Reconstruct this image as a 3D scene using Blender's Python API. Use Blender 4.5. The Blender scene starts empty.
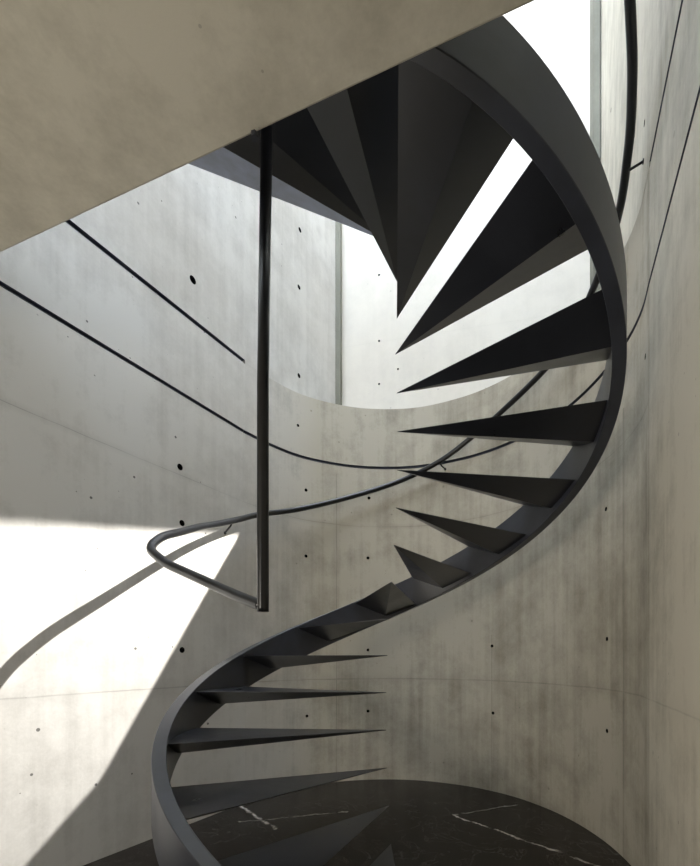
import bpy, bmesh, math, random
from mathutils import Vector, Matrix

SC = bpy.context.scene
COL = SC.collection
PI = math.pi
EYE = 1.067                       # eye height above the marble floor
AX = (0.0, 2.16)                  # stair axis
RISER, STEP, AZ0, Z0 = 0.18, 24.1, 224.3, 0.5397   # tread 0: front azimuth and height

# ------------------------------------------------------------------ helpers
def link(o, parent=None):
    COL.objects.link(o)
    if parent: o.parent = parent
    return o

def obj(name, bm, mat, parent=None, smooth=False, bevel=0.0, extra=None):
    bmesh.ops.recalc_face_normals(bm, faces=bm.faces)
    me = bpy.data.meshes.new(name)
    bm.to_mesh(me); bm.free()
    me.materials.append(mat)
    if extra: me.materials.append(extra)
    if smooth:
        for p in me.polygons: p.use_smooth = True
    o = link(bpy.data.objects.new(name, me), parent)
    if bevel:
        m = o.modifiers.new('bevel', 'BEVEL'); m.width = bevel; m.segments = 2
        m.limit_method = 'ANGLE'; m.angle_limit = math.radians(25)
    return o

def thing(name, label, cat, loc=(0, 0, 0), group=None):
    o = bpy.data.objects.new(name, None); o.location = loc
    link(o); o['label'] = label; o['category'] = cat
    if group: o['group'] = group
    return o

def struct(o):
    o['kind'] = 'structure'; return o

def sweep(bm, path, prof, dark=()):
    """path: list of (x,y); prof: list of (inward offset, z). Inward = right-hand side of travel."""
    n = len(path); rings = []
    for i, p in enumerate(path):
        a = Vector(path[max(i-1, 0)]); b = Vector(path[min(i+1, n-1)])
        d = (b - a).normalized(); nr = Vector((d.y, -d.x))
        rings.append([bm.verts.new((p[0]+nr.x*o, p[1]+nr.y*o, z)) for o, z in prof])
    m = len(prof)
    for i in range(n-1):
        for j in range(m):
            k = (j+1) % m
            f = bm.faces.new((rings[i][j], rings[i][k], rings[i+1][k], rings[i+1][j]))
            if j in dark: f.material_index = 1
    bm.faces.new(rings[0]); bm.faces.new(list(reversed(rings[-1])))

def prism(bm, pts, z0, z1):
    a = [bm.verts.new((x, y, z0)) for x, y in pts]; b = [bm.verts.new((x, y, z1)) for x, y in pts]
    n = len(pts)
    for i in range(n):
        bm.faces.new((a[i], a[(i+1) % n], b[(i+1) % n], b[i]))
    bm.faces.new(list(reversed(a))); bm.faces.new(b)

def catmull(P, m=10):
    P = [Vector(p) for p in P]; P = [2*P[0]-P[1]] + P + [2*P[-1]-P[-2]]; out = []
    for i in range(1, len(P)-2):
        p0, p1, p2, p3 = P[i-1:i+3]
        for k in range(m):
            t = k/m
            out.append(0.5*((2*p1)+(-p0+p2)*t+(2*p0-5*p1+4*p2-p3)*t*t+(-p0+3*p1-3*p2+p3)*t**3))
    out.append(P[-2]); return out

def tube(bm, path, r, seg=20, cap=True):
    path = [Vector(p) for p in path]; rings = []
    up = None
    for i, p in enumerate(path):
        d = (path[min(i+1, len(path)-1)] - path[max(i-1, 0)]).normalized()
        if up is None:
            up = d.orthogonal().normalized()
        else:
            up = (up - d*up.dot(d)).normalized()
        s = d.cross(up)
        rings.append([bm.verts.new(p + r*(math.cos(2*PI*k/seg)*up + math.sin(2*PI*k/seg)*s)) for k in range(seg)])
    for i in range(len(rings)-1):
        for k in range(seg):
            bm.faces.new((rings[i][k], rings[i][(k+1) % seg], rings[i+1][(k+1) % seg], rings[i+1][k]))
    if cap:
        bm.faces.new(rings[0]); bm.faces.new(list(reversed(rings[-1])))

def cyl(bm, p, d, r0, r1, h, seg=16):
    p = Vector(p); d = Vector(d).normalized(); u = d.orthogonal().normalized(); s = d.cross(u)
    A = [bm.verts.new(p + r0*(math.cos(2*PI*k/seg)*u + math.sin(2*PI*k/seg)*s)) for k in range(seg)]
    B = [bm.verts.new(p + d*h + r1*(math.cos(2*PI*k/seg)*u + math.sin(2*PI*k/seg)*s)) for k in range(seg)]
    for k in range(seg):
        bm.faces.new((A[k], A[(k+1) % seg], B[(k+1) % seg], B[k]))
    bm.faces.new(list(reversed(A))); bm.faces.new(B)

# ------------------------------------------------------------------ materials
class NT:
    def __init__(self, name):
        self.m = bpy.data.materials.new(name); self.m.use_nodes = True
        self.t = self.m.node_tree; self.t.nodes.clear()
        self.out = self.t.nodes.new('ShaderNodeOutputMaterial')
        self.b = self.t.nodes.new('ShaderNodeBsdfPrincipled')
        self.t.links.new(self.b.outputs[0], self.out.inputs[0])
        self.tc = self.t.nodes.new('ShaderNodeTexCoord').outputs['Object']
    def set(self, node, i, v):
        if isinstance(v, bpy.types.NodeSocket): self.t.links.new(v, node.inputs[i])
        elif v is not None: node.inputs[i].default_value = v
    def math(self, op, a, b=None, c=None, clamp=False):
        n = self.t.nodes.new('ShaderNodeMath'); n.operation = op; n.use_clamp = clamp
        self.set(n, 0, a); self.set(n, 1, b); self.set(n, 2, c); return n.outputs[0]
    def vec(self, op, a, b=None):
        n = self.t.nodes.new('ShaderNodeVectorMath'); n.operation = op
        self.set(n, 0, a); self.set(n, 1, b)
        return n.outputs['Value'] if op in ('LENGTH', 'DOT_PRODUCT', 'DISTANCE') else n.outputs[0]
    def mapping(self, sc=(1, 1, 1), loc=(0, 0, 0), rot=(0, 0, 0), src=None):
        n = self.t.nodes.new('ShaderNodeMapping')
        self.t.links.new(src or self.tc, n.inputs[0])
        n.inputs['Scale'].default_value = sc; n.inputs['Location'].default_value = loc; n.inputs['Rotation'].default_value = rot
        return n.outputs[0]
    def noise(self, scale, detail=4, rough=0.55, src=None, dist=0.0):
        n = self.t.nodes.new('ShaderNodeTexNoise')
        self.t.links.new(src or self.tc, n.inputs['Vector'])
        n.inputs['Scale'].default_value = scale; n.inputs['Detail'].default_value = detail
        n.inputs['Roughness'].default_value = rough; n.inputs['Distortion'].default_value = dist
        return n.outputs[0]
    def voro(self, scale, src=None):
        n = self.t.nodes.new('ShaderNodeTexVoronoi')
        self.t.links.new(src or self.tc, n.inputs['Vector']); n.inputs['Scale'].default_value = scale
        return n.outputs['Distance'], n.outputs['Color']
    def ramp(self, f, stops):
        n = self.t.nodes.new('ShaderNodeValToRGB'); self.t.links.new(f, n.inputs[0])
        e = n.color_ramp.elements
        while len(e) < len(stops): e.new(0.5)
        for el, (p, c) in zip(e, stops):
            el.position = p; el.color = (c, c, c, 1) if isinstance(c, (int, float)) else (*c, 1)
        return n.outputs[0]
    def mix(self, f, a, b, mode='MIX'):
        n = self.t.nodes.new('ShaderNodeMix'); n.data_type = 'RGBA'; n.blend_type = mode
        self.set(n, 0, f)
        for i, v in ((6, a), (7, b)):
            if isinstance(v, tuple): n.inputs[i].default_value = (*v, 1)
            else: self.t.links.new(v, n.inputs[i])
        return n.outputs[2]
    def bump(self, h, strength=0.2, dist=0.01):
        n = self.t.nodes.new('ShaderNodeBump'); n.inputs['Strength'].default_value = strength
        n.inputs['Distance'].default_value = dist
        self.t.links.new(h, n.inputs['Height']); self.t.links.new(n.outputs[0], self.b.inputs['Normal'])
    def sep(self, src=None):
        n = self.t.nodes.new('ShaderNodeSeparateXYZ'); self.t.links.new(src or self.tc, n.inputs[0]); return n.outputs

def concrete(name, c_dark, c_light, seams=(), vseams=(), pits=0.5, streak=0.35, joint=0.55, rough=0.75, blend=None):
    """board-smooth cast concrete: clouds, rain/form streaks, blowholes, hairline form joints"""
    N = NT(name)
    big = N.noise(0.9, 5, 0.6, dist=0.3)
    mid = N.noise(5.0, 6, 0.65)
    st = N.noise(1.0, 5, 0.6, src=N.mapping((16, 16, 0.55)))
    fine = N.noise(70, 3, 0.6)
    f = N.math('ADD', N.math('MULTIPLY', big, 0.50), N.math('MULTIPLY', mid, 0.50-streak*0.35))
    f = N.math('ADD', f, N.math('MULTIPLY', st, streak))
    f = N.math('ADD', f, N.math('MULTIPLY', fine, 0.10))
    f = N.math('SUBTRACT', f, streak*0.30)
    base = N.mix(N.ramp(f, [(0.38, 0.0), (0.61, 1.0)]), c_dark, c_light)
    if blend:   # fades between brighter and dimmer wall tones: falloff of light put into the colour
        (x0, x1), d2, l2 = blend
        X_ = N.sep()[0]
        fb = N.math('DIVIDE', N.math('SUBTRACT', X_, x0), x1-x0, clamp=True)
        base = N.mix(fb, N.mix(N.ramp(f, [(0.38, 0.0), (0.61, 1.0)]), d2, l2), base)
    # warm / cool drift
    drift = N.noise(0.55, 2, 0.5, src=N.mapping(loc=(7, 3, 1)))
    base = N.mix(N.ramp(drift, [(0.4, 0.0), (0.65, 0.22)]), base, (c_light[0]*0.95, c_light[1]*0.86, c_light[2]*0.74))
    X, Y, Z = N.sep()
    wob = N.math('MULTIPLY', N.math('SUBTRACT', N.noise(3.0, 3, 0.6), 0.5), 0.012)
    line = None
    def add(l, v): return v if l is None else N.math('MAXIMUM', l, v)
    for z, w, s in seams:
        d = N.math('ABSOLUTE', N.math('SUBTRACT', N.math('ADD', Z, wob), z))
        core = N.math('SUBTRACT', 1.0, N.math('DIVIDE', d, w), clamp=True)
        halo = N.math('MULTIPLY', N.math('SUBTRACT', 1.0, N.math('DIVIDE', d, w*9), clamp=True), 0.25)
        line = add(line, N.math('MULTIPLY', N.math('MAXIMUM', core, halo), s))
    for axis, val, w, s, side, ztop in vseams:
        A = X if axis == 'x' else Y; B = Y if axis == 'x' else X
        d = N.math('ABSOLUTE', N.math('SUBTRACT', A, val))
        core = N.math('SUBTRACT', 1.0, N.math('DIVIDE', d, w), clamp=True)
        halo = N.math('MULTIPLY', N.math('SUBTRACT', 1.0, N.math('DIVIDE', d, w*7), clamp=True), 0.22)
        v = N.math('MULTIPLY', N.math('MAXIMUM', core, halo), s)
        v = N.math('MULTIPLY', v, N.math('GREATER_THAN', B, side))
        v = N.math('MULTIPLY', v, N.math('LESS_THAN', Z, ztop))
        line = add(line, v)
    if line is not None:
        line = N.math('MULTIPLY', line, N.ramp(N.noise(2.3, 3, 0.6), [(0.35, 0.35), (0.6, 1.0)]))
        base = N.mix(N.math('MULTIPLY', line, joint), base, (c_dark[0]*0.22, c_dark[1]*0.22, c_dark[2]*0.22))
    # blowholes
    if pits > 0:
        d1, col = N.voro(9.0)
        rnd = N.sep(col)[0]
        rad = N.math('MULTIPLY', N.math('SUBTRACT', rnd, 0.48, clamp=True), 0.17)
        hole = N.math('LESS_THAN', d1, rad)
        d2, col2 = N.voro(26.0)
        rad2 = N.math('MULTIPLY', N.math('SUBTRACT', N.sep(col2)[1], 0.72, clamp=True), 0.40)
        hole2 = N.math('LESS_THAN', d2, rad2)
        clus = N.ramp(N.noise(1.6, 2, 0.5), [(0.48, 0.0), (0.60, 1.0)])
        hole = N.math('MULTIPLY', N.math('MAXIMUM', hole, N.math('MULTIPLY', hole2, clus)), pits)
        base = N.mix(hole, base, (c_dark[0]*0.25, c_dark[1]*0.25, c_dark[2]*0.25))
    N.t.links.new(base, N.b.inputs['Base Color'])
    N.b.inputs['Roughness'].default_value = rough
    N.b.inputs['Specular IOR Level'].default_value = 0.35
    N.bump(N.math('ADD', N.math('MULTIPLY', mid, 0.6), N.math('MULTIPLY', fine, 0.3)), 0.12, 0.01)
    return N.m

def steel(name, base=0.012, rough=0.36, spec=0.5, wear=0.25):
    N = NT(name)
    s = N.noise(3.5, 5, 0.65, dist=0.6)
    f = N.noise(45, 3, 0.6)
    c = N.mix(N.ramp(s, [(0.3, 0.0), (0.7, 1.0)]), (base*0.76, base*0.83, base*1.05), (base*1.30, base*1.44, base*1.90))
    N.t.links.new(c, N.b.inputs['Base Color'])
    r = N.math('ADD', N.math('MULTIPLY', s, wear), rough - wear*0.5)
    r = N.math('ADD', r, N.math('MULTIPLY', f, 0.05))
    N.t.links.new(r, N.b.inputs['Roughness'])
    N.b.inputs['Specular IOR Level'].default_value = spec
    N.bump(s, 0.04, 0.01)
    return N.m

WARM_D, WARM_L = (0.200, 0.183, 0.145), (0.430, 0.400, 0.332)  # curved wall dimmer than the left one: its shade put into the colour
SEAMS = [(2.214, 0.0034, 1.0), (0.884, 0.0075, 0.85)]
M_LEFT = concrete('concrete_left', (0.40, 0.39, 0.37), (0.595, 0.585, 0.56), seams=SEAMS, pits=0.9, streak=0.25)
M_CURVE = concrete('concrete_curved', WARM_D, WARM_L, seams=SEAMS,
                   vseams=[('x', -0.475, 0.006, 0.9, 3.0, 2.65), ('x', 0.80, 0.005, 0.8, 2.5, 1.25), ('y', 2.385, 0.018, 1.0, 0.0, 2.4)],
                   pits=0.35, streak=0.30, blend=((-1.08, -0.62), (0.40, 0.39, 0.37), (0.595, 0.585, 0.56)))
M_RIGHT = concrete('concrete_right', (0.29, 0.268, 0.218), (0.545, 0.515, 0.437), seams=[(0.884, 0.007, 0.7)], pits=0.35, streak=0.32)
M_WELL = concrete('concrete_well', (0.56, 0.535, 0.485), (0.65, 0.62, 0.56), seams=[(4.15, 0.003, 0.25), (6.55, 0.004, 0.35)], pits=0.3, streak=0.15, joint=0.5)
M_SOFFIT = concrete('concrete_soffit', (0.34, 0.327, 0.275), (0.60, 0.58, 0.505), pits=0.35, streak=0.0)
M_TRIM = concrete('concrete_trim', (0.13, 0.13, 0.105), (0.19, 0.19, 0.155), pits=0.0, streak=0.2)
M_STEEL = steel('black_painted_steel', 0.014, 0.30, 0.6)
M_STRINGER = steel('black_stringer_steel', 0.030, 0.32, 0.55, 0.12)
M_RAIL = steel('black_rail_steel', 0.006, 0.27, 0.5, 0.03)
M_LIT_REAR = steel('lit_rear_face_steel', 0.46, 0.5, 0.4)  # tread steel lightened: light on the landing's rear face put into the colour
M_GAP = steel('dark_joint_seal', 0.075, 0.8, 0.1)
M_HOLE = steel('tie_hole_painted_shade', 0.006, 0.9, 0.0)  # near-black cut faces: shade inside the tie holes put into the colour
M_BOLT = steel('rusty_bolt', 0.03, 0.7, 0.3)

def marble():
    N = NT('black_marble')
    X, Y, Z = N.sep()
    cl = N.noise(1.3, 6, 0.6, dist=0.8)
    cm = N.noise(6.0, 6, 0.65, dist=0.5)
    c = N.mix(N.ramp(N.math('ADD', N.math('MULTIPLY', cl, 0.6), N.math('MULTIPLY', cm, 0.4)), [(0.35, 0.0), (0.7, 1.0)]),
              (0.005, 0.0042, 0.0036), (0.022, 0.018, 0.015))
    warp = N.math('MULTIPLY', N.math('SUBTRACT', N.noise(7, 6, 0.75), 0.5), 0.11)
    # main veins: two strokes meeting in a point at the right of the floor, a short one at the left
    def seg(a, b, w, s):
        ax, ay = a; bx, by = b; L = math.hypot(bx-ax, by-ay); ux, uy = (bx-ax)/L, (by-ay)/L
        dx = N.math('SUBTRACT', X, ax); dy = N.math('SUBTRACT', Y, ay)
        al = N.math('ADD', N.math('MULTIPLY', dx, ux), N.math('MULTIPLY', dy, uy))
        ac = N.math('ADD', N.math('SUBTRACT', N.math('MULTIPLY', dx, -uy), N.math('MULTIPLY', dy, -ux)), warp)
        v = N.math('SUBTRACT', 1.0, N.math('DIVIDE', N.math('ABSOLUTE', ac), w), clamp=True)
        v = N.math('MULTIPLY', v, N.math('GREATER_THAN', al, 0.0)); v = N.math('MULTIPLY', v, N.math('LESS_THAN', al, L))
        return N.math('MULTIPLY', v, s)
    v = seg((0.416, 3.03), (1.12, 2.22), 0.014, 1.0)
    v = N.math('MAXIMUM', v, seg((0.416, 3.03), (0.95, 3.26), 0.010, 0.6))
    v = N.math('MAXIMUM', v, seg((-1.18, 3.32), (-0.72, 2.78), 0.016, 0.8))
    v = N.math('MAXIMUM', v, seg((-1.0, 2.9), (-0.3, 3.1), 0.010, 0.4))
    brk = N.ramp(N.noise(11, 4, 0.6), [(0.38, 0.0), (0.58, 1.0)])
    v = N.math('MULTIPLY', v, brk)
    hair = N.noise(2.6, 7, 0.62, dist=1.4)
    hv = N.math('SUBTRACT', 1.0, N.math('DIVIDE', N.math('ABSOLUTE', N.math('SUBTRACT', hair, 0.5)), 0.006), clamp=True)
    v = N.math('MAXIMUM', v, N.math('MULTIPLY', hv, 0.10))
    c = N.mix(v, c, (0.60, 0.56, 0.50))
    N.t.links.new(c, N.b.inputs['Base Color'])
    N.b.inputs['Roughness'].default_value = 0.24
    N.b.inputs['Specular IOR Level'].default_value = 0.2
    return N.m
M_MARBLE = marble()

# ------------------------------------------------------------------ the room
TOP = 10.0
H1, H0 = 2.731, 3.247             # heights of the two shadow gaps
tL = Vector((0.449, 0.893)).normalized()
DEP = Vector((-1.082, 3.295))
LEFT0 = Vector((-1.740, 1.985)) - tL*5.6
CORNER_L = Vector((-0.536, 4.38))
CORNER_R = Vector((1.84, 3.94))
R_DEP = Vector((1.14, 1.978))
R_NEAR = Vector((0.903, 1.31)) - Vector((0.336, 0.942))*1.35

def groove_prof(z0, z1, T, grooves):
    p = [(0, z0)]
    for z, w, d in grooves:
        p += [(0, z-w/2), (-d, z-w/2), (-d, z+w/2), (0, z+w/2)]
    return p + [(0, z1), (-T, z1), (-T, z0)]

CURVE = catmull([DEP, (-0.94, 3.50), (-0.76, 3.69), (-0.53, 3.82), (-0.277, 3.90), (0, 3.92), (0.25, 3.885), (0.49, 3.79),
                 (0.72, 3.65), (0.94, 3.43), (1.10, 3.16), (1.19, 2.90), (1.235, 2.62), (1.235, 2.356), (1.20, 2.15), R_DEP], 8)
# continue the tangents a little so the curve leaves the two flat walls smoothly
G0, G1 = (H0, 0.029, 0.026), (H1, 0.024, 0.022)

def cut_holes(o, holes):
    bm = bmesh.new()
    for x, y, z, nx, ny, r in holes:
        n = Vector((nx, ny, 0)).normalized()
        cyl(bm, Vector((x, y, z)) + n*0.02, -n, r*(1.12 if r > 0.0165 else 0.85), r*0.8, 0.11, 14)
    bmesh.ops.recalc_face_normals(bm, faces=bm.faces)
    me = bpy.data.meshes.new('cut'); bm.to_mesh(me); bm.free(); me.materials.append(M_HOLE)
    c = bpy.data.objects.new('cut', me); COL.objects.link(c)
    m = o.modifiers.new('b', 'BOOLEAN'); m.operation = 'DIFFERENCE'; m.object = c; m.solver = 'EXACT'; m.use_self = True; m.material_mode = 'TRANSFER'
    bpy.context.view_layer.update()
    dg = bpy.context.evaluated_depsgraph_get()
    new = bpy.data.meshes.new_from_object(o.evaluated_get(dg))
    o.modifiers.clear(); o.data = new
    bpy.data.objects.remove(c, do_unlink=True)

bm = bmesh.new()
sweep(bm, [LEFT0, DEP], groove_prof(0, TOP, 0.25, [G1, G0]), (1, 2, 3, 5, 6, 7))
wl = struct(obj('wall_left', bm, M_LEFT, extra=M_GAP))
cut_holes(wl, [(-1.329, 2.805, 2.264, .895, -.447, .019), (-1.322, 2.818, 1.916, .895, -.447, .018), (-1.322, 2.818, 1.116, .895, -.447, .018),
               (-1.286, 2.890, 3.51, .895, -.447, .023)])
bm = bmesh.new()
sweep(bm, [DEP, CORNER_L], [(0, H0), (0, TOP), (-0.25, TOP), (-0.25, H0)])
wlu = struct(obj('wall_left_upper', bm, M_LEFT))
cut_holes(wlu, [(-.794, 3.867, 4.768, .893, -.449, .018), (-.800, 3.855, 4.264, .893, -.449, .018), (-.80, 3.855, 3.50, .893, -.449, .018)])

bm = bmesh.new()
sweep(bm, CURVE, groove_prof(0, H0, 0.12, [G1]), (1, 2, 3))
wc = struct(obj('wall_back', bm, M_CURVE, extra=M_GAP))
cut_holes(wc, [(-.772, 3.680, 2.98, .633, -.774, .014), (-.714, 3.723, 2.464, .543, -.84, .016), (-.199, 3.912, 2.465, .122, -.993, .016),
               (-.714, 3.723, 1.914, .543, -.84, .016), (-.208, 3.911, 1.94, .122, -.993, .016), (1.238, 2.582, 1.926, -1, 0, .015),
               (-.208, 3.911, 1.135, .122, -.993, .015), (-.707, 3.728, .581, .543, -.84, .015), (-.208, 3.911, .601, .122, -.993, .015),
               (.803, 3.579, 1.161, -.68, -.733, .015), (.809, 3.572, .625, -.68, -.733, .015), (1.238, 2.571, 1.175, -1, 0, .015),
               (1.238, 2.571, .646, -1, 0, .015), (1.182, 2.07, 2.463, -.933, .361, .016)])
for p in wc.data.polygons: p.use_smooth = False

bm = bmesh.new()
sweep(bm, [R_DEP, R_NEAR], groove_prof(0, TOP, 0.25, [G1, G0]), (1, 2, 3, 5, 6, 7))
wr = struct(obj('wall_right', bm, M_RIGHT, extra=M_GAP))
bm = bmesh.new()
sweep(bm, [CORNER_R, R_DEP], [(0, H0), (0, TOP), (-0.25, TOP), (-0.25, H0)])
wru = struct(obj('wall_right_upper', bm, M_RIGHT))
cut_holes(wru, [(1.594, 3.251, 5.05, -.942, .336, .016), (1.178, 2.085, 3.56, -.942, .336, .016)])

bm = bmesh.new()
dB = (CORNER_R - Vector((-0.536, 4.45))).normalized()
sweep(bm, [Vector((-0.536, 4.45)) - dB*0.4, CORNER_R + dB*0.4], [(0, H0), (0, TOP), (-0.25, TOP), (-0.25, H0)])
wb = struct(obj('wall_back_upper', bm, M_WELL))
cut_holes(wb, [(-.124, 4.362, z, -.21, -.978, .012) for z in (4.802, 4.158, 3.738)] + [(.06, 4.322, 3.859, -.21, -.978, .010)])

# corner strips of the light well
bm = bmesh.new()
prism(bm, [(-0.575, 4.36), (-0.500, 4.345), (-0.495, 4.46), (-0.62, 4.46)], H0, TOP)
struct(obj('trim_1', bm, M_TRIM))
bm = bmesh.new()
prism(bm, [(1.755, 3.90), (1.815, 3.888), (1.84, 4.02), (1.755, 4.02)], H0, TOP)
struct(obj('trim_2', bm, M_TRIM))

# ledge between the curved wall and the straight walls of the light well
bm = bmesh.new()
led = [(p.x + (p.x-0.05)*0.05, p.y + 0.06) for p in CURVE[4:-4]]
out = [CORNER_R + Vector((0.1, 0.1)), CORNER_L + Vector((-0.1, 0.2))]
prism(bm, [(p[0], p[1]) for p in led] + [tuple(p) for p in out], H0-0.16, H0-0.004)
struct(obj('trim_3', bm, M_TRIM))

# floor
bm = bmesh.new()
prism(bm, [(-5.2, -3.8), (4.0, -3.8), (4.0, 1.0), (2.4, 4.9), (-2.2, 4.9), (-5.2, 2.4)], -0.15, 0.0)
struct(obj('floor', bm, M_MARBLE))

# upper floor slab: its soffit is the ceiling over the camera
HS = 1.411                        # soffit height above the eye
def edge(x): return 1.072 - 0.357*x
bm = bmesh.new()
prism(bm, [(-2.05, edge(-2.05)), (0.79, edge(0.79)), (0.55, 0.1), (0.55, -3.4), (-4.4, -3.4)], EYE+HS, H0-0.18)
struct(obj('ceiling', bm, M_SOFFIT, bevel=0.006))

# room behind the viewpoint: right and rear walls with wide openings
bm = bmesh.new()
for y0, y1, z0, z1 in ((-3.4, 0.12, 0, EYE+HS),):
    prism(bm, [(0.47, y0), (0.62, y0), (0.62, y1), (0.47, y1)], z0, z1)
struct(obj('wall_near_right', bm, M_RIGHT))

bm = bmesh.new()
prism(bm, [(-4.6, -1.6), (0.55, -1.6), (0.55, -1.4), (-4.6, -1.4)], H0-0.18, 6.2)
struct(obj('wall_rear_upper', bm, M_TRIM))
bm = bmesh.new()
prism(bm, [(-4.6, -1.6), (0.9, -1.6), (0.95, 0.7), (-3.2, 0.7)], 6.0, 6.25)
struct(obj('ceiling_upper', bm, M_TRIM))
bm = bmesh.new()
prism(bm, [(-4.5, -3.6), (0.62, -3.6), (0.62, -3.4), (-4.5, -3.4)], 0, EYE+HS)
struct(obj('wall_rear', bm, M_RIGHT))

# ------------------------------------------------------------------ spiral staircase
stair = thing('spiral_staircase', 'black steel spiral staircase with tapered blade treads and ribbon stringer rising from the marble floor',
              'staircase', (AX[0], AX[1], 0))
OX, OY = -0.010, 2.150            # centre of the stringer ring
def loc(p): return (p[0]-AX[0], p[1]-AX[1], p[2])

def ring_pt(azd, r, z, cx=OX, cy=OY):
    a = math.radians(azd); return loc((cx + r*math.sin(a), cy + r*math.cos(a), z))

# stringer: rectangular box section following the helix
RI, RO, UP, DN = 0.9585, 1.010, 0.009, 0.210
bm = bmesh.new(); rings = []
N_ = 230; A0, A1 = 176.5, 568.0
for i in range(N_+1):
    az = A0 + (A1-A0)*i/N_
    h = Z0 + (az-AZ0)/STEP*RISER
    zt, zb = h+UP, max(h-DN, 0.0)
    rings.append([bm.verts.new(ring_pt(az, r, z)) for r, z in ((RI, zb), (RO, zb), (RO, zt), (RI, zt))])
for i in range(N_):
    for j in range(4):
        k = (j+1) % 4
        bm.faces.new((rings[i][j], rings[i][k], rings[i+1][k], rings[i+1][j]))
bm.faces.new(rings[0]); bm.faces.new(list(reversed(rings[-1])))
st = obj('stringer', bm, M_STRINGER, stair, smooth=True, bevel=0.0025)
st.data.polygons.foreach_set('use_smooth', [True]*len(st.data.polygons))
mod = st.modifiers.new('wn', 'WEIGHTED_NORMAL'); mod.keep_sharp = True
for e in st.data.edges:
    a, b = (st.data.vertices[v].index for v in e.vertices)
    if abs(a-b) == 4: e.use_edge_sharp = True

def tread(azF, zt, prof, rout, name='tread', r0=0.026, tipsc=0.012, mid=None, lit_rear=False):
    """blade tread: tapers from a triangular end at the stringer to a point near the axis.
    prof: (azimuth, depth) along the underside from front to rear"""
    bm = bmesh.new()
    azR = prof[-1][0]; am = (azF+azR)/2 if mid is None else mid
    n = 8
    def P(az, r, z):
        a = math.radians(az); return loc((AX[0]+r*math.sin(a), AX[1]+r*math.cos(a), z))
    under = []
    for i in range(len(prof)-1):
        (a0, d0), (a1, d1) = prof[i], prof[i+1]
        for k in range(4): under.append((a0+(a1-a0)*k/4, d0+(d1-d0)*k/4))
    under.append(prof[-1])
    topo = [bm.verts.new(P(a, rout, zt)) for a, d in under]
    unde = [topo[0]] + [bm.verts.new(P(a, rout, zt-max(d, 0.0015))) for a, d in under[1:-1]] + [topo[-1]]
    tip = Vector(P(am, r0, zt))
    tp = []; tu = []
    for a, d in under:
        q = tip + (Vector(P(a, rout, zt)) - tip)*tipsc*0.3; tp.append(bm.verts.new(q))
    tb = bm.verts.new(tip + Vector((0, 0, -0.0025)))
    m = len(under)
    for i in range(m-1):
        bm.faces.new((topo[i], topo[i+1], tp[i+1], tp[i]))
        if unde[i] is topo[i]:
            bm.faces.new((topo[0], topo[1], unde[1]))
        elif unde[i+1] is topo[i+1]:
            bm.faces.new((topo[i], topo[i+1], unde[i]))
        else:
            bm.faces.new((topo[i], topo[i+1], unde[i+1], unde[i]))
        f = bm.faces.new((unde[i+1], unde[i], tb))
        if lit_rear and i >= m-5: f.material_index = 1
    bm.faces.new([tp[0], tb, topo[0]]); bm.faces.new([tb, tp[-1], topo[-1]])
    bm.faces.new(tp + [tb])
    return obj(name, bm, M_STEEL, stair, extra=M_LIT_REAR if lit_rear else None)

for n_ in range(-2, 14):
    azF = AZ0 + STEP*n_
    tread(azF, Z0 + RISER*n_, [(azF-0.2, 0.0), (azF+12.6, 0.082), (azF+STEP+(1.3 if n_ == 12 else 0.9), 0.0)], 0.972, mid={12: 112, 13: 108}.get(n_))
n_ = 14; azF = AZ0 + STEP*n_ - 360
t14 = tread(azF, Z0 + RISER*n_, [(azF, 0.0), (223.0, 0.080), (233.5, 0.080), (246.5, 0.0)], 0.972, 'landing_tread', mid=218, lit_rear=True)
t14['label'] = 'wide top tread with daylight painted pale on its rear face'

# ------------------------------------------------------------------ handrail
rail_root = thing('handrail', 'round black tube handrail on the curved concrete wall, looping to a vertical post', 'handrail',
                  (-0.443, 1.537, 0))
ro = Vector((-0.443, 1.537, 0))
RAIL = [(-0.443, 1.537, 1.245), (-0.558, 1.644, 1.29), (-0.67, 1.745, 1.339), (-0.783, 1.826, 1.389), (-0.883, 1.900, 1.433), (-0.982, 1.963, 1.478), (-1.050, 2.010, 1.52), (-1.103, 2.056, 1.558), (-1.124, 2.094, 1.591), (-1.132, 2.144, 1.626), (-1.133, 2.229, 1.674), (-1.134, 2.394, 1.74), (-1.133, 2.636, 1.838), (-1.124, 2.864, 1.923), (-1.058, 3.115, 2.033), (-0.965, 3.325, 2.136), (-0.738, 3.590, 2.262),
        (-0.354, 3.794, 2.431), (0.071, 3.831, 2.582), (0.403, 3.737, 2.712), (0.640, 3.600, 2.840), (0.824, 3.436, 2.940), (1.050, 3.062, 3.045), (1.140, 2.740, 3.120),
        (1.168, 2.350, 3.310), (1.100, 2.080, 3.425), (1.022, 1.900, 3.520), (0.952, 1.780, 3.605), (0.900, 1.700, 3.650), (0.82, 1.58, 3.71), (0.70, 1.44, 3.79), (0.52, 1.30, 3.88)]
bm = bmesh.new()
tube(bm, [p - ro for p in catmull(RAIL, 8)], 0.0205)
obj('rail', bm, M_RAIL, rail_root, smooth=True)
bm = bmesh.new()
tube(bm, [(0, 0, 1.226), (0, 0, 1.24), (0.0, 0, 2.0), (0.014, 0, 2.985)], 0.0200, 24)
obj('post', bm, M_RAIL, rail_root, smooth=True)

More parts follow.
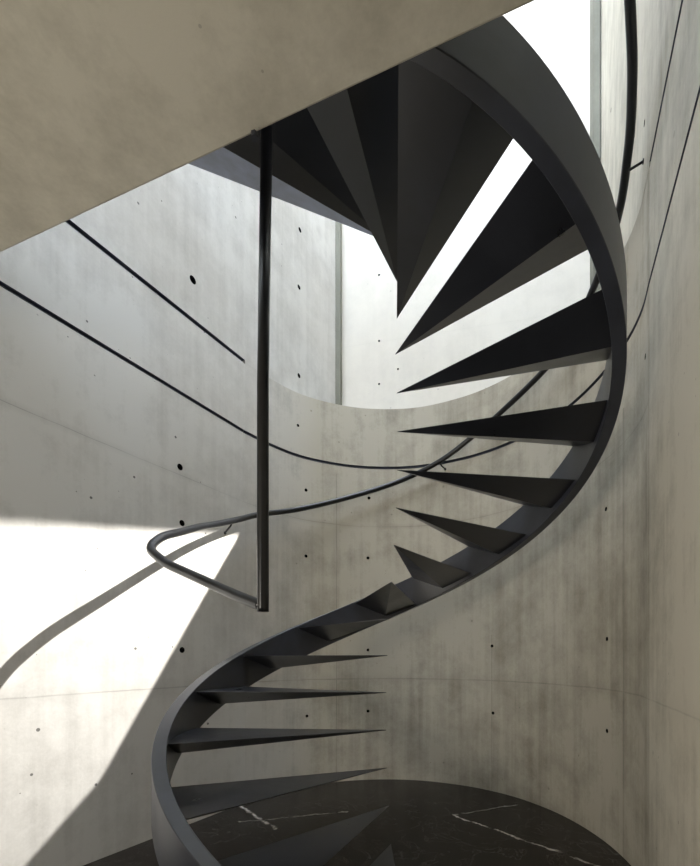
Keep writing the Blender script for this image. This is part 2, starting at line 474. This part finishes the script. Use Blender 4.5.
def bracket(p, w, nrm):
    """stay from the underside of the rail at p to the wall point w"""
    p = Vector(p) - ro; w = Vector(w) - ro; nrm = Vector(nrm).normalized()
    bm = bmesh.new()
    tube(bm, [p + Vector((0, 0, -0.012)), p + Vector((0, 0, -0.03))*0.6 + (w-p)*0.25, w], 0.006, 10)
    b = obj('bracket', bm, M_RAIL, rail_root, smooth=True)
    bm = bmesh.new(); cyl(bm, w, nrm, 0.011, 0.011, 0.004, 16)
    obj('rosette', bm, M_RAIL, b)
bracket((-1.093, 3.065, 2.008), (-1.168, 3.128, 1.940), (.893, -.449, 0))
bracket((0.403, 3.737, 2.708), (0.455, 3.806, 2.672), (-.42, -.90, 0))
bracket((1.116, 2.130, 3.405), (1.182, 2.099, 3.398), (-.942, .336, 0))
bracket((1.10, 2.90, 3.085), (1.187, 2.915, 3.055), (-.98, -.2, 0))

# small anchor left in the slab edge
bm = bmesh.new()
cyl(bm, (0, 0, 0), (0, 0, -1), 0.010, 0.010, 0.014, 6); cyl(bm, (0, 0, 0.0), (0, 0, 1), 0.005, 0.005, 0.02, 8)
an = obj('anchor_bolt', bm, M_BOLT); an.location = (-0.368, edge(-0.368)-0.004, EYE+HS-0.004)
an['label'] = 'small rusty bolt head on the slab edge left of the vertical post'; an['category'] = 'bolt'

# ------------------------------------------------------------------ light
w = bpy.data.worlds.new('sky'); SC.world = w; w.use_nodes = True
bg = w.node_tree.nodes['Background']
bg.inputs[0].default_value = (0.78, 0.87, 1.0, 1); bg.inputs[1].default_value = 12.5

# added spot in place of the sun, nodes shape its patch on the left wall
Lp = Vector((1.10, 2.40, 2.65 + EYE)); tgt = Vector((-1.55, 2.36, 1.25))
ld = bpy.data.lights.new('beam', 'SPOT'); lo = link(bpy.data.objects.new('added_sun_spot', ld))
lo.location = Lp; q = (tgt-Lp).to_track_quat('-Z', 'Y'); lo.rotation_mode = 'QUATERNION'; lo.rotation_quaternion = q
ld.energy = 1700; ld.spot_size = math.radians(100); ld.spot_blend = 0.0; ld.shadow_soft_size = 0.012
ld.color = (1.0, 0.965, 0.91); ld.use_nodes = True
lt = ld.node_tree; em = lt.nodes['Emission']
tc = lt.nodes.new('ShaderNodeTexCoord')
Rinv = q.to_matrix().transposed()
def half(A, B, inside, soft):
    A, B, I = Vector(A), Vector(B), Vector(inside)
    m = (A-Lp).cross(B-Lp).normalized()
    if m.dot(I-Lp) < 0: m = -m
    m = Rinv @ m
    d = lt.nodes.new('ShaderNodeVectorMath'); d.operation = 'DOT_PRODUCT'
    lt.links.new(tc.outputs['Normal'], d.inputs[0]); d.inputs[1].default_value = m
    r = lt.nodes.new('ShaderNodeMapRange'); r.interpolation_type = 'SMOOTHSTEP'
    lt.links.new(d.outputs['Value'], r.inputs[0]); r.inputs[1].default_value = -soft; r.inputs[2].default_value = soft
    return r.outputs[0]
inn = (-1.62, 2.2, 1.2)
h3 = half((-2.02, 1.43, 0.5), (-2.02, 1.43, 2.5), inn, 0.004)
h1 = half((-1.740, 1.985, 1.665), (-1.473, 2.516, 1.786), inn, 0.010)
h2 = half((-1.138, 3.183, 1.856), (-1.547, 2.370, 0.419), inn, 0.0018)
mu = lt.nodes.new('ShaderNodeMath'); mu.operation = 'MULTIPLY'
lt.links.new(h1, mu.inputs[0]); lt.links.new(h2, mu.inputs[1])
h4 = half((-1.547, 2.370, 0.419), (-1.699, 2.066, 0.105), inn, 0.0018)
mv = lt.nodes.new('ShaderNodeMath'); mv.operation = 'MULTIPLY'
lt.links.new(mu.outputs[0], mv.inputs[0]); lt.links.new(h3, mv.inputs[1])
mw = lt.nodes.new('ShaderNodeMath'); mw.operation = 'MULTIPLY'
lt.links.new(mv.outputs[0], mw.inputs[0]); lt.links.new(h4, mw.inputs[1])
lt.links.new(mw.outputs[0], em.inputs['Strength'])

def area(name, loc_, to, sx, sy, e, c):
    d = bpy.data.lights.new(name, 'AREA'); d.shape = 'RECTANGLE'; d.size = sx; d.size_y = sy; d.energy = e; d.color = c
    o = link(bpy.data.objects.new(name, d)); o.location = loc_
    o.rotation_mode = 'QUATERNION'; o.rotation_quaternion = (Vector(to)-Vector(loc_)).to_track_quat('-Z', 'Y')
    return o
# added warm fill light behind the viewpoint, not a lamp of the room
area('added_warm_fill', (-2.5, -1.2, 1.1), (1.2, 2.0, 1.9), 0.9, 0.7, 62, (1.0, 0.92, 0.79))

# ------------------------------------------------------------------ camera
cd = bpy.data.cameras.new('camera'); cam = link(bpy.data.objects.new('camera', cd))
cam.location = (0, 0, EYE); cam.rotation_euler = (PI/2, 0, 0)
cd.sensor_fit = 'HORIZONTAL'; cd.sensor_width = 36; cd.lens = 447/700*36
cd.shift_x = (350-391.75)/700; cd.shift_y = (657.75-433)/700
cd.clip_start = 0.02; cd.clip_end = 60
SC.camera = cam
SC.view_settings.view_transform = 'Standard'; SC.view_settings.look = 'None'
SC.view_settings.gamma = 1; SC.view_settings.use_curve_mapping = False
SC.view_settings.exposure = 0.0
SC.cycles.max_bounces = 10; SC.cycles.diffuse_bounces = 7; SC.cycles.use_denoising = True
SC.cycles.sample_clamp_indirect = 8
